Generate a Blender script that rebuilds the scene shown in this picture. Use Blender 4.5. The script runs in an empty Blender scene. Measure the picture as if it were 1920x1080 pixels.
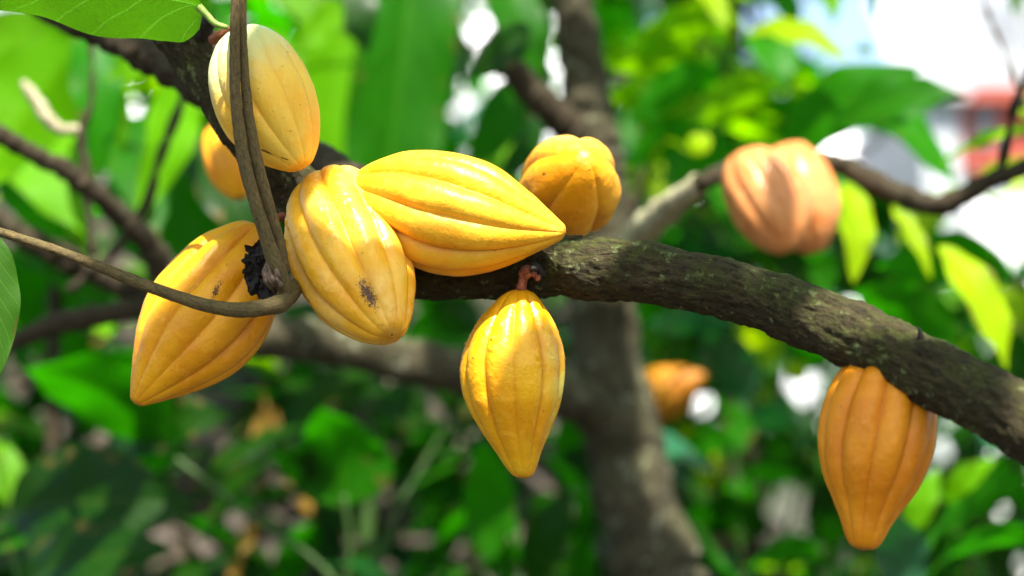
import bpy, math, random
import numpy as np
from mathutils import Vector, noise, Matrix

C = bpy.context.scene.collection
rnd = random.Random(7)
V = Vector

# ------------------------------------------------------------------ camera frame
CAM = V((0, 0, 1.45)); TILT = math.radians(4)
FW = V((0, math.cos(TILT), math.sin(TILT))); UP = V((0, -math.sin(TILT), math.cos(TILT))); RT = V((1, 0, 0))
LENS = 70.0
K = 36.0 / LENS / 1920.0
def P(px, py, d):
    return CAM + FW * d + RT * ((px - 960) * K * d) + UP * ((540 - py) * K * d)
def PX(p):
    q = p - CAM; d = q.dot(FW)
    return 960 + q.dot(RT) / d / K, 540 - q.dot(UP) / d / K, d
SUN = V((0.12, -0.50, 0.86)).normalized()

# ------------------------------------------------------------------ object helpers
def link(o, parent=None):
    C.objects.link(o)
    if parent is not None:
        o.parent = parent
        o.location = o.location - parent.location
def tag(o, label=None, cat=None, group=None, kind=None):
    if label: o['label'] = label
    if cat: o['category'] = cat
    if group: o['group'] = group
    if kind: o['kind'] = kind
    return o
def thing(name, loc, label, cat, group=None):
    o = bpy.data.objects.new(name, None); o.location = loc; o.empty_display_size = 0.02
    C.objects.link(o); return tag(o, label, cat, group)

class MB:
    """collects geometry in world space, links it as one mesh object"""
    def __init__(s):
        s.v = []; s.f = []; s.uv = []; s.mi = []; s.at = {}; s.smooth = True
    def add(s, verts, faces, uvs=None, mi=0, attrs=None):
        n = len(s.v); s.v += [tuple(p) for p in verts]
        for f in faces: s.f.append(tuple(i + n for i in f)); s.mi.append(mi)
        if uvs is None: uvs = [(0, 0)] * sum(len(f) for f in faces)
        s.uv += list(uvs)
        for k, vals in (attrs or {}).items():
            a = s.at.setdefault(k, []); a += [0.0] * (n - len(a)); a += list(vals)
    def build(s, name, mats, parent=None, origin=None):
        org = V(origin) if origin is not None else (parent.location.copy() if parent else V((0, 0, 0)))
        me = bpy.data.meshes.new(name)
        a = np.array(s.v, dtype=float) - np.array(org)
        me.from_pydata(a.tolist(), [], s.f)
        uvl = me.uv_layers.new(name='UVMap')
        uvl.data.foreach_set('uv', np.array(s.uv, dtype=np.float32).ravel())
        me.polygons.foreach_set('use_smooth', [s.smooth] * len(s.f))
        me.polygons.foreach_set('material_index', s.mi)
        for k, vals in s.at.items():
            vals = vals + [0.0] * (len(s.v) - len(vals))
            at = me.attributes.new(k, 'FLOAT', 'POINT'); at.data.foreach_set('value', vals)
        for m in (mats if isinstance(mats, (list, tuple)) else [mats]): me.materials.append(m)
        me.update()
        o = bpy.data.objects.new(name, me); o.location = org
        link(o, parent); return o

# ------------------------------------------------------------------ node helpers
class NT:
    def __init__(s, name):
        s.m = bpy.data.materials.new(name); s.m.use_nodes = True
        s.t = s.m.node_tree; s.t.nodes.clear()
        s.out = s.t.nodes.new('ShaderNodeOutputMaterial')
    def n(s, typ, ins=None, **props):
        nd = s.t.nodes.new('ShaderNode' + typ)
        for k, v in props.items(): setattr(nd, k, v)
        for k, v in (ins or {}).items():
            sock = nd.inputs[k]
            if hasattr(v, 'is_output') or isinstance(v, bpy.types.NodeSocket): s.t.links.new(v, sock)
            else: sock.default_value = v
        return nd
    def math(s, op, a, b=0.0, c=None, clamp=False):
        ins = {0: a, 1: b}
        if c is not None: ins[2] = c
        nd = s.n('Math', ins, operation=op); nd.use_clamp = clamp; return nd.outputs[0]
    def mix(s, f, a, b, mode='MIX'):
        nd = s.n('MixRGB', {0: f, 1: a, 2: b}, blend_type=mode); return nd.outputs[0]
    def ramp(s, f, stops):
        nd = s.n('ValToRGB', {0: f}); cr = nd.color_ramp
        while len(cr.elements) < len(stops): cr.elements.new(0.5)
        for e, (p, c) in zip(cr.elements, stops):
            e.position = p; e.color = c if len(c) == 4 else (*c, 1)
        return nd.outputs[0]
    def step(s, f, a, b):
        nd = s.n('MapRange', {0: f, 1: a, 2: b, 3: 0.0, 4: 1.0}, interpolation_type='SMOOTHSTEP'); return nd.outputs[0]
    def noise(s, scale, vec=None, detail=4, rough=0.5, dist=0.0):
        ins = {'Scale': scale, 'Detail': detail, 'Roughness': rough, 'Distortion': dist}
        if vec is not None: ins['Vector'] = vec
        return s.n('TexNoise', ins).outputs[0]
    def obj(s): return s.n('TexCoord').outputs['Object']
    def attr(s, name): return s.n('Attribute', attribute_name=name).outputs['Fac']
    def scalev(s, vec, sc):
        return s.n('Mapping', {'Vector': vec, 'Scale': sc}).outputs[0]
    def bump(s, h, strength, dist, normal=None):
        ins = {'Strength': strength, 'Distance': dist, 'Height': h}
        if normal is not None: ins['Normal'] = normal
        return s.n('Bump', ins).outputs[0]
    def finish(s, sh): s.t.links.new(sh, s.out.inputs[0]); return s.m
def c4(c): return (c[0], c[1], c[2], 1)

# ------------------------------------------------------------------ materials
def pod_mat(name, ca, cb, pale=(0.62, 0.66, 0.36), rough=0.36, seed=0.0):
    t = NT(name); ob = t.n('Mapping', {'Vector': t.obj(), 'Location': (seed, seed * 2.3, 0)}).outputs[0]
    fur = t.attr('fur'); bl = t.attr('blem'); pl = t.attr('pale'); axt = t.attr('axt')
    big = t.noise(22, ob, 3, 0.55)
    mid = t.noise(95, ob, 4, 0.6, 0.4)
    fine = t.noise(520, ob, 3, 0.6)
    col = t.mix(t.step(big, 0.3, 0.7), c4(cb), c4(ca))
    light = tuple(min(1, x * 1.12 + 0.03) for x in ca)
    col = t.mix(t.math('MULTIPLY', t.step(mid, 0.5, 0.75), 0.45), col, c4(light))
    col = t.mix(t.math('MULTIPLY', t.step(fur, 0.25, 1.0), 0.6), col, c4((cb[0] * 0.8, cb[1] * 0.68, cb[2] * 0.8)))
    pn = t.math('ADD', pl, t.math('MULTIPLY', t.math('SUBTRACT', mid, 0.5), 0.5))
    col = t.mix(t.step(pn, 0.12, 0.95), col, c4(pale))
    grn = t.step(t.noise(14, t.n('Mapping', {'Vector': ob, 'Location': (3.1, 1.7, 9.2)}).outputs[0], 4, 0.6), 0.52, 0.72)
    col = t.mix(t.math('MULTIPLY', grn, 0.35), col, (ca[0] * 0.78, ca[1] * 1.05, ca[2] * 1.5, 1))
    rus = t.step(t.noise(48, ob, 5, 0.7, 0.6), 0.62, 0.78)
    col = t.mix(t.math('MULTIPLY', rus, 0.4), col, (ca[0] * 0.8, ca[1] * 0.6, ca[2] * 0.8, 1))
    # hair-thin corky cracks in the furrows
    crk = t.math('MULTIPLY', t.step(fur, 0.93, 0.985), t.step(t.noise(60, ob, 2), 0.55, 0.62))
    col = t.mix(t.math('MULTIPLY', crk, 0.75), col, (0.16, 0.07, 0.015, 1))
    # brown speckled scars
    spk = t.noise(620, ob, 4, 0.75, 1.2)
    sc = t.step(t.math('ADD', spk, t.math('MULTIPLY', bl, 0.42)), 0.76, 0.83)
    sc = t.math('MULTIPLY', sc, t.step(bl, 0.02, 0.12))
    col = t.mix(sc, col, (0.07, 0.022, 0.004, 1))
    # few tiny freckles all over, browner at the tip
    fr = t.step(t.noise(240, ob, 1, 0.5), 0.73, 0.77)
    col = t.mix(t.math('MULTIPLY', fr, 0.45), col, (0.25, 0.1, 0.02, 1))
    tipf = t.math('MULTIPLY', t.step(axt, 0.975, 1.0), 0.5)
    col = t.mix(tipf, col, (0.35, 0.14, 0.02, 1))
    h = t.math('ADD', t.math('MULTIPLY', mid, 1.0), t.math('MULTIPLY', fine, 0.22))
    h = t.math('SUBTRACT', h, t.math('MULTIPLY', sc, 0.4))
    wr = t.noise(170, t.n('Mapping', {'Vector': ob, 'Rotation': (0.5, 0.4, 0)}).outputs[0], 2, 0.5, 0.6)
    h = t.math('ADD', h, t.math('MULTIPLY', wr, 0.5))
    nrm = t.bump(h, 0.4, 0.0024)
    rg = t.math('ADD', rough, t.math('MULTIPLY', t.math('SUBTRACT', mid, 0.5), 0.35))
    b = t.n('BsdfPrincipled', {'Base Color': col, 'Roughness': rg, 'Normal': nrm, 'Subsurface Weight': 0.12,
            'Subsurface Radius': (1.0, 0.55, 0.1), 'Subsurface Scale': 0.006, 'Specular IOR Level': 0.32})
    return t.finish(b.outputs[0])

def leaf_mat(name, col, trans, tw=0.5, vein=None, rough=0.42, spec=0.5, yellow=0.0, vscale=9.0, detail=True):
    t = NT(name); uv = t.n('UVMap').outputs[0]
    sx = t.n('SeparateXYZ', {0: uv}); u, v = sx.outputs[0], sx.outputs[1]
    au = t.math('ABSOLUTE', t.math('SUBTRACT', u, 0.5))          # 0 midrib .. 0.5 edge
    mid = t.math('SUBTRACT', 1.0, t.step(au, 0.006, 0.022))
    sv = t.math('SUBTRACT', v, t.math('MULTIPLY', t.math('POWER', au, 0.85), 0.42))
    sv = t.math('ADD', sv, t.math('MULTIPLY', t.noise(14, t.obj(), 2), 0.10))
    sv = t.math('FRACT', t.math('MULTIPLY', sv, vscale))
    sv = t.math('ABSOLUTE', t.math('SUBTRACT', sv, 0.5))
    side = t.math('SUBTRACT', 1.0, t.step(sv, 0.015, 0.06))
    side = t.math('MULTIPLY', side, t.math('SUBTRACT', 1.0, t.math('MULTIPLY', au, 1.3)))
    vn = t.math('MAXIMUM', mid, t.math('MULTIPLY', side, 0.75))
    net = t.n('TexVoronoi', {'Vector': t.obj(), 'Scale': 260.0}, feature='DISTANCE_TO_EDGE').outputs[0]
    netm = t.math('SUBTRACT', 1.0, t.step(net, 0.02, 0.14))
    ob = t.obj()
    big = t.noise(18, ob, 3); fine = t.noise(160, ob, 3)
    ri = t.n('Attribute', attribute_name='lr').outputs['Fac']
    br = t.math('ADD', t.math('MULTIPLY', big, 0.5), t.math('ADD', 0.5, t.math('MULTIPLY', ri, 0.5)))
    def tint(c):
        cc = t.mix(1.0, c4(c), t.n('CombineXYZ', {0: br, 1: br, 2: br}).outputs[0], 'MULTIPLY')
        return cc
    vc = vein or (col[0] * 1.5 + 0.03, col[1] * 1.4 + 0.03, col[2] * 1.5 + 0.004)
    base = t.mix(t.math('MULTIPLY', vn, 0.65), tint(col), c4(vc))
    base = t.mix(t.math('MULTIPLY', netm, 0.12), base, c4(vc))
    if yellow > 0:
        ym = t.step(t.math('ADD', fine, t.math('MULTIPLY', v, yellow)), 0.95, 1.3)
        base = t.mix(ym, base, (0.45, 0.25, 0.05, 1))
    edge = t.step(t.math('ADD', t.noise(34, ob, 4), t.math('MULTIPLY', au, 0.55)), 0.80, 0.88)
    base = t.mix(t.math('MULTIPLY', edge, 0.7), base, (0.13, 0.085, 0.025, 1))
    # a few brown specks
    sp = t.step(t.noise(70, ob, 2), 0.74, 0.79)
    base = t.mix(t.math('MULTIPLY', sp, 0.6), base, (0.10, 0.06, 0.02, 1))
    tc = t.mix(t.math('MULTIPLY', vn, 0.8 if vein else 0.35), tint(trans), c4(tuple(min(1, x * 1.6 + 0.02) for x in trans) if vein else tuple(x * 0.55 for x in trans)))
    if vein: tc = t.mix(t.math('MULTIPLY', netm, 0.45), tc, c4(tuple(x * 0.5 for x in trans)))
    h = t.math('ADD', t.math('MULTIPLY', vn, 1.0), t.math('MULTIPLY', fine, 0.4))
    nrm = t.bump(h, 0.35, 0.001)
    b = t.n('BsdfPrincipled', {'Base Color': base, 'Roughness': rough, 'Specular IOR Level': spec, 'Normal': nrm})
    tr = t.n('BsdfTranslucent', {'Color': tc, 'Normal': nrm})
    mx = t.n('MixShader', {0: tw, 1: b.outputs[0], 2: tr.outputs[0]})
    return t.finish(mx.outputs[0])

def bark_mat(name, dark, mid, moss, lichen, mossamt=0.5, lich=0.5, sc=1.0, bumpd=0.004):
    t = NT(name); ob = t.obj(); uv = t.n('UVMap').outputs[0]
    st = t.scalev(uv, (1.0, 1.0, 1.0))
    rid = t.noise(260 * sc, t.scalev(st, (1.0, 0.28, 1)), 5, 0.65, 0.8)
    n1 = t.noise(28 * sc, ob, 5, 0.6); n2 = t.noise(85 * sc, ob, 4, 0.65); n3 = t.noise(420 * sc, ob, 3, 0.6)
    col = t.ramp(rid, [(0.3, dark), (0.52, mid), (0.75, tuple(x * 1.7 for x in mid))])
    nz = t.n('SeparateXYZ', {0: t.n('NewGeometry').outputs['Normal']}).outputs[2]
    ms = t.math('ADD', n1, t.math('MULTIPLY', nz, 0.12))
    mossm = t.math('MULTIPLY', t.step(ms, 0.52 - 0.1 * mossamt, 0.68), t.step(n2, 0.35, 0.6))
    col = t.mix(t.math('MULTIPLY', mossm, mossamt), col, c4(moss))
    lm = t.step(t.math('ADD', n2, t.math('MULTIPLY', n1, 0.35)), 0.76, 0.84)
    col = t.mix(t.math('MULTIPLY', lm, lich), col, c4(lichen))
    pit = t.step(t.noise(190 * sc, ob, 2), 0.62, 0.7)
    col = t.mix(t.math('MULTIPLY', pit, 0.6), col, c4(tuple(x * 0.5 for x in dark)))
    h = t.math('ADD', t.math('MULTIPLY', rid, 1.0), t.math('ADD', t.math('MULTIPLY', n2, 0.7), t.math('MULTIPLY', n3, 0.3)))
    nrm = t.bump(h, 0.9, bumpd)
    b = t.n('BsdfPrincipled', {'Base Color': col, 'Roughness': 0.85, 'Specular IOR Level': 0.25, 'Normal': nrm})
    return t.finish(b.outputs[0])

def plain_mat(name, col, rough=0.7, ns=60, var=0.35, bumpd=0.001):
    t = NT(name); ob = t.obj(); n = t.noise(ns, ob, 4, 0.6)
    a = tuple(x * (1 - var) for x in col); b_ = tuple(min(1, x * (1 + var)) for x in col)
    cc = t.mix(t.step(n, 0.3, 0.7), c4(a), c4(b_))
    nrm = t.bump(t.noise(ns * 5, ob, 3), 0.4, bumpd)
    b = t.n('BsdfPrincipled', {'Base Color': cc, 'Roughness': rough, 'Normal': nrm})
    return t.finish(b.outputs[0])

YA, YB = (0.84, 0.44, 0.022), (0.76, 0.33, 0.008)
M = {}
M['podA'] = pod_mat('pod skin pale', (0.82, 0.50, 0.055), (0.80, 0.40, 0.012), (0.52, 0.58, 0.30), 0.5, 0.3)
M['podB'] = pod_mat('pod skin amber', (0.82, 0.37, 0.008), (0.68, 0.24, 0.003), seed=1.0)
M['podC'] = pod_mat('pod skin glossy', YA, YB, (0.85, 0.62, 0.2), 0.32, 1.9)
M['podD'] = pod_mat('pod skin yellow', YA, YB, (0.86, 0.52, 0.12), 0.42, 2.7)
M['podE'] = pod_mat('pod skin orange', (0.84, 0.37, 0.008), (0.78, 0.27, 0.003), (0.84, 0.56, 0.14), 0.4, 3.1)
M['podF'] = pod_mat('pod skin lemon', (0.84, 0.43, 0.008), (0.72, 0.29, 0.003), (0.82, 0.64, 0.12), 0.30, 4.4)
M['podG'] = pod_mat('pod skin deep orange', (0.74, 0.27, 0.005), (0.62, 0.19, 0.002), rough=0.45, seed=5.2)
M['podH'] = pod_mat('pod skin russet', (0.60, 0.25, 0.085), (0.50, 0.16, 0.04), (0.6, 0.36, 0.22), 0.33, 6.3)
M['podJ'] = pod_mat('pod skin ochre dimmed for shade', (0.42, 0.17, 0.008), (0.34, 0.11, 0.004), rough=0.5, seed=7.1)  # duller ochre puts the shade on this pod into its skin colour
M['stalk'] = plain_mat('red brown stalk', (0.26, 0.075, 0.03), 0.75, 250, 0.5, 0.002)
M['bark'] = bark_mat('mossy bark', (0.008, 0.006, 0.002), (0.036, 0.027, 0.010), (0.046, 0.056, 0.006), (0.15, 0.17, 0.075), 0.85, 0.6, 1.0, 0.005)
M['bark2'] = bark_mat('grey bark', (0.013, 0.011, 0.006), (0.046, 0.039, 0.020), (0.046, 0.054, 0.014), (0.20, 0.21, 0.15), 0.5, 0.6, 0.5, 0.004)
M['bark3'] = bark_mat('dark twig bark', (0.010, 0.007, 0.004), (0.034, 0.024, 0.012), (0.03, 0.032, 0.012), (0.08, 0.075, 0.05), 0.3, 0.3, 0.6, 0.002)
M['barkpale'] = bark_mat('pale bark', (0.14, 0.11, 0.06), (0.34, 0.30, 0.19), (0.2, 0.22, 0.09), (0.42, 0.4, 0.3), 0.4, 0.6, 0.6, 0.002)
M['vine'] = bark_mat('vine bark', (0.035, 0.025, 0.009), (0.105, 0.073, 0.028), (0.06, 0.06, 0.015), (0.16, 0.12, 0.06), 0.5, 0.15, 2.2, 0.0005)
M['husk'] = plain_mat('black dry husk', (0.014, 0.009, 0.006), 0.9, 300, 0.7, 0.004)
M['drybrown'] = plain_mat('dry brown fibre', (0.12, 0.075, 0.05), 0.85, 200, 0.5, 0.002)
M['petiole'] = plain_mat('green petiole', (0.17, 0.27, 0.04), 0.45, 120, 0.3, 0.0005)
M['stemgreen'] = plain_mat('shaded green stalk', (0.025, 0.065, 0.005), 0.6, 60, 0.3, 0.0005)
M['lf_near'] = leaf_mat('leaf underside near', (0.035, 0.125, 0.005), (0.06, 0.20, 0.002), 0.55, (0.14, 0.30, 0.03), 0.5, 0.25, vscale=7.0)
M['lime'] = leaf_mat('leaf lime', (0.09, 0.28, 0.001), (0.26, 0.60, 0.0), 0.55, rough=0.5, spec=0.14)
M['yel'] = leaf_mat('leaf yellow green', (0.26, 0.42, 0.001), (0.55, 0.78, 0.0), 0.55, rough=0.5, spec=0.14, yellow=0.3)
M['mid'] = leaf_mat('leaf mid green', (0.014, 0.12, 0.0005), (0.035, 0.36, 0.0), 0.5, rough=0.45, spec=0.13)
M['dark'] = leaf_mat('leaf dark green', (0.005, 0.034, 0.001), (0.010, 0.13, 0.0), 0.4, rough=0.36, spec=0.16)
M['blue'] = leaf_mat('leaf glossy blue green', (0.012, 0.075, 0.03), (0.015, 0.2, 0.02), 0.2, rough=0.17, spec=0.9)
M['dead'] = leaf_mat('leaf dead yellow', (0.28, 0.15, 0.015), (0.26, 0.13, 0.01), 0.35, rough=0.6)
M['pink'] = leaf_mat('leaf dead greyish', (0.07, 0.052, 0.042), (0.05, 0.03, 0.02), 0.2, rough=0.7)
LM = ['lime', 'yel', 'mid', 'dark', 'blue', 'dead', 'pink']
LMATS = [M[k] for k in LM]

# ------------------------------------------------------------------ curves
def crom(pts, n):
    """Catmull-Rom through tuples of any length -> list of numpy arrays"""
    p = [np.array(q, dtype=float) for q in pts]
    p = [2 * p[0] - p[1]] + p + [2 * p[-1] - p[-2]]
    segs = len(p) - 3; out = []
    for i in range(n + 1):
        x = i / n * segs; k = min(int(x), segs - 1); t = x - k
        a, b, c, d = p[k], p[k + 1], p[k + 2], p[k + 3]
        out.append(0.5 * ((2 * b) + (-a + c) * t + (2 * a - 5 * b + 4 * c - d) * t * t + (-a + 3 * b - 3 * c + d) * t ** 3))
    return out

def tube(mb, pts, sides=24, n=80, rough=0.0, freq=40.0, lump=0.0, closed=True, mi=0, seed=0.0, ridge=0.0, knots=()):
    """pts: (x,y,z,r) world control points"""
    cs = crom(pts, n)
    pos = [V(c[:3]) for c in cs]; rad = [max(c[3], 1e-4) for c in cs]
    T = [(pos[min(i + 1, n)] - pos[max(i - 1, 0)]).normalized() for i in range(n + 1)]
    nr = T[0].orthogonal().normalized(); verts = []; uvs_v = []; s = 0.0
    for i in range(n + 1):
        if i: s += (pos[i] - pos[i - 1]).length
        nr = (nr - T[i] * nr.dot(T[i])).normalized(); bn = T[i].cross(nr)
        for j in range(sides):
            th = 2 * math.pi * j / sides
            d = nr * math.cos(th) + bn * math.sin(th); r = rad[i]
            if rough or lump or ridge:
                q = pos[i] + d * r
                h = 0.0
                if lump: h += lump * r * noise.noise(q * (0.55 / max(r, 0.008)) + V((seed, 0, 0)))
                if rough:
                    h += rough * noise.fractal(q * freq + V((0, seed, 0)), 0.8, 2.1, 4)
                if ridge:
                    g = noise.fractal(V((math.cos(th) * 2.6, math.sin(th) * 2.6, s * 26.0 + seed)), 0.7, 2.2, 4)
                    h += -ridge * abs(g) * 1.6 + ridge * 0.5
                r += h
            verts.append(pos[i] + d * r)
            uvs_v.append((th * rad[i], s))
    faces = []; uvs = []
    for i in range(n):
        for j in range(sides):
            k = (j + 1) % sides
            f = (i * sides + j, i * sides + k, (i + 1) * sides + k, (i + 1) * sides + j)
            faces.append(f)
            for q, jj in ((f[0], j), (f[1], j + 1), (f[2], j + 1), (f[3], j)):
                ii = q // sides
                uvs.append((2 * math.pi * jj / sides * rad[ii], uvs_v[q][1]))
    if closed:
        faces.append(tuple(range(sides - 1, -1, -1))); uvs += [(0, 0)] * sides
        b = n * sides; faces.append(tuple(range(b, b + sides))); uvs += [(0, 0)] * sides
    for kp, kr, kh in knots:
        kp = V(kp)
        for q in range(len(verts)):
            dd = (verts[q] - kp).length
            if dd < kr * 2.5:
                c = pos[q // sides]; w = math.exp(-(dd / kr) ** 2)
                verts[q] = verts[q] + (verts[q] - c).normalized() * kh * w
    mb.add(verts, faces, uvs, mi)

def pxpath(lst, d=None):
    out = []
    for q in lst:
        px, py, dd, r = q if len(q) == 4 else (q[0], q[1], d, q[2])
        p = P(px, py, dd); out.append((p.x, p.y, p.z, r * K * dd))
    return out

# ------------------------------------------------------------------ leaves
def wshape(kind, v):
    if kind == 'strap': return min(1.0, (v * 7) ** 0.6) * (1.0 if v < 0.6 else math.cos((v - 0.6) / 0.4 * math.pi / 2) ** 0.7)
    if kind == 'heart': return (max(0.0, 1 - (max(0, v - 0.30) / 0.70) ** 1.7)) * min(1.0, math.sqrt(min(1, v * 9)) * 0.55 + 0.12 + v * 1.6)
    e = math.sin(math.pi * min(1, v ** 0.85)) ** 0.75 if 0 < v < 1 else 0
    return e * (1 - 0.35 * max(0, v - 0.75) / 0.25)

def leaf(mb, base, tip, hw, roll=0.0, arch=0.12, fold=0.25, wave=0.02, kind='oval', mi=0, nu=6, nv=12, lr=None, twist=0.0, side=None, stalk=0.0):
    base = V(base); tip = V(tip); a = tip - base; L = a.length; a.normalize()
    if side is None:
        s0 = a.cross(V((0, 1, 0)))
        if s0.length < 0.1: s0 = a.cross(V((0, 0, 1)))
        s0.normalize(); n0 = s0.cross(a)
        sd = s0 * math.cos(roll) + n0 * math.sin(roll)
    else:
        sd = (V(side) - a * V(side).dot(a)).normalized()
    nn = sd.cross(a).normalized()
    if nn.z < 0: nn = -nn
    lr = rnd.random() if lr is None else lr
    ph = rnd.random() * 6.28; vs = []; uv = []
    for i in range(nv + 1):
        v = i / nv; w = hw * wshape(kind, v); tw = twist * (v - 0.4)
        sdv = sd * math.cos(tw) + nn * math.sin(tw); nv_ = nn * math.cos(tw) - sd * math.sin(tw)
        c = base + a * (L * v) + nn * (arch * L * 4 * v * (1 - v)) - V((0, 0, 1)) * (0.06 * L * v * v)
        for j in range(2 * nu + 1):
            u = (j - nu) / nu
            z = fold * abs(u) * w * (1 - 0.4 * abs(u)) + wave * L * math.sin(v * 17 + ph + (2 if u > 0 else 0)) * u * u
            vs.append(c + sdv * (u * w) + nv_ * z); uv.append((0.5 + 0.5 * u, v))
    W = 2 * nu + 1; fs = []; uvs = []
    for i in range(nv):
        for j in range(2 * nu):
            f = (i * W + j, i * W + j + 1, (i + 1) * W + j + 1, (i + 1) * W + j); fs.append(f)
            uvs += [uv[q] for q in f]
    mb.add(vs, fs, uvs, mi, {'lr': [lr] * len(vs)})
    if stalk > 0:
        e = base - a * stalk * 0.7 + V((0, 0, stalk * 0.5)); m_ = (base + e) / 2 + V((0, 0, stalk * 0.12))
        tube(mb, [(*e, 0.0022), (*m_, 0.0018), (*base, 0.0016)], 5, 4, closed=False, mi=mi)

def pleaf(mb, b, t, hwpx, **kw):
    B = P(*b); T_ = P(*t); d = (b[2] + t[2]) / 2
    leaf(mb, B, T_, hwpx * K * d, **kw)

# ------------------------------------------------------------------ cocoa pods
PROF = {
 'long': [(0, 0), (0.004, .17), (0.03, .33), (0.09, .52), (.17, .73), (.30, .94), (.43, 1.0), (.58, .92), (.72, .71), (.86, .43), (.94, .29), (.985, .17), (1, 0)],
 'bell': [(0, 0), (0.004, .22), (0.03, .42), (0.09, .62), (.2, .86), (.36, 1.0), (.52, .98), (.66, .83), (.77, .62), (.86, .45), (.94, .33), (.985, .2), (1, 0)],
 'fat': [(0, 0), (0.004, .25), (0.03, .48), (0.09, .66), (.2, .86), (.38, 1.0), (.56, 1.0), (.72, .87), (.86, .62), (.95, .37), (.985, .22), (1, 0)],
 'spindle': [(0, 0), (0.004, .22), (0.03, .40), (0.09, .58), (.2, .82), (.36, .98), (.5, 1.0), (.65, .88), (.8, .60), (.9, .36), (.96, .20), (.99, .11), (1, 0)],
 'plump': [(0, 0), (0.003, .28), (0.03, .56), (0.09, .76), (.2, .92), (.38, 1.0), (.56, 1.0), (.72, .88), (.86, .64), (.95, .40), (.985, .24), (1, 0)],
 'egg': [(0, 0), (0.004, .2), (0.03, .42), (0.09, .62), (.2, .84), (.36, .99), (.5, 1.0), (.66, .92), (.8, .72), (.91, .46), (.965, .27), (.99, .15), (1, 0)],
}
def pod(name, label, stem, tip, rpx, prof, mat, phase=0.0, deep=0.07, shal=0.035, bend=(0, 0), seed=0.0, pale=None, marks=(), res=(200, 260), stalk=None, lumps=0.02, group=None, warts=0.0, fw=1.0):
    S_, T_ = P(*stem), P(*tip); ax = T_ - S_; L = ax.length; a = ax.normalized()
    s0 = a.cross(V((0, 1, 0)))
    if s0.length < 0.2: s0 = a.cross(V((1, 0, 0)))
    s0.normalize(); n0 = a.cross(s0)
    dmid = (stem[2] + tip[2]) / 2; R = rpx * K * dmid
    nt_, na = res
    pr = crom(PROF[prof], nt_)
    verts = []; fur = []; axt = []; pl = []; bl = []
    for i, q in enumerate(pr):
        t = min(max(q[0], 0), 1); r0 = max(q[1], 0) * R
        env = min(1, 0.45 + t * 6) * (1 - 0.55 * max(0, (t - 0.55) / 0.45) ** 1.6)
        bz = 4 * t * (1 - t)
        c = S_ + ax * t + s0 * (bend[0] * R * bz) + n0 * (bend[1] * R * bz)
        for j in range(na):
            th = 2 * math.pi * j / na
            w = th + phase + 0.10 * math.sin(t * 3.0 + seed) + 0.05 * noise.noise(V((t * 3, math.cos(th) * 1.5 + seed, math.sin(th) * 1.5)))
            x = (w / (2 * math.pi) * 5) % 1.0
            dd = min(x, 1 - x); ds = abs(x - 0.5)
            g = math.exp(-math.sqrt(dd * dd + 0.00012) / (0.095 * fw)); g2 = math.exp(-math.sqrt(ds * ds + 0.00012) / (0.08 * fw))
            yy = min(dd, ds) / 0.25; edge = 1 - min(1, yy)          # 1 at a furrow, 0 on the crest of a rib
            dep = deep if dd < ds else shal
            if fw == 1.0:
                rr = 1 + env * (0.25 * deep - 1.25 * dep * edge ** 2.3 - 0.35 * (deep * g + shal * g2)) - 0.10 * (1 - env) * deep * g
            else:
                rr = 1 - deep * 1.5 * env * g - shal * 1.5 * env * g2
            dr = V((0, 0, 0)) + s0 * math.cos(th) + n0 * math.sin(th)
            pt = c + dr * (r0 * rr)
            lm = noise.noise(pt * 28 + V((seed, 0, 0))) * lumps * 1.3 + noise.noise(pt * 75 + V((0, seed, 0))) * lumps * 0.5
            lm += noise.noise(pt * 190) * 0.0028
            if warts:
                wv = max(0, noise.noise(pt * 190 + V((seed, 3, 1))) - 0.12)
                lm += warts * wv * (math.exp(-((dd - 0.15) / 0.07) ** 2)) * max(0, 1 - abs(t - 0.28) / 0.26)
            pt = pt + dr * (r0 * lm)
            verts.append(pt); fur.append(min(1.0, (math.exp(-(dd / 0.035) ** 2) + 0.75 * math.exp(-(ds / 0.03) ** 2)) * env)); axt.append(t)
            pl.append(pale(t, th, pt) if pale else 0.0)
            b = 0.0
            if marks:
                ppx = PX(pt)
                if dr.dot(V((0, -1, 0))) > -0.2:
                    for (mx, my, ma, mb_, ang, st) in marks:
                        ex, ey = ppx[0] - mx, ppx[1] - my
                        e1 = (ex * math.cos(ang) + ey * math.sin(ang)) / ma; e2 = (-ex * math.sin(ang) + ey * math.cos(ang)) / mb_
                        b = max(b, st * math.exp(-(e1 * e1 + e2 * e2)))
            bl.append(b)
    faces = []
    for i in range(nt_):
        for j in range(na):
            k = (j + 1) % na
            faces.append((i * na + k, (i + 1) * na + k, (i + 1) * na + j, i * na + j))
    root = thing(name, S_, label, 'cocoa pod', group)
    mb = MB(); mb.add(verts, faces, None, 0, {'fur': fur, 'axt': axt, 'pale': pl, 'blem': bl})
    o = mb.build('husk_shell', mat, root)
    if stalk:
        sb = MB()
        tube(sb, pxpath(stalk), 14, 26, rough=0.0012, freq=160, lump=0.25, seed=seed)
        sb.build('stalk', M['stalk'], root)
    return root

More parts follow.
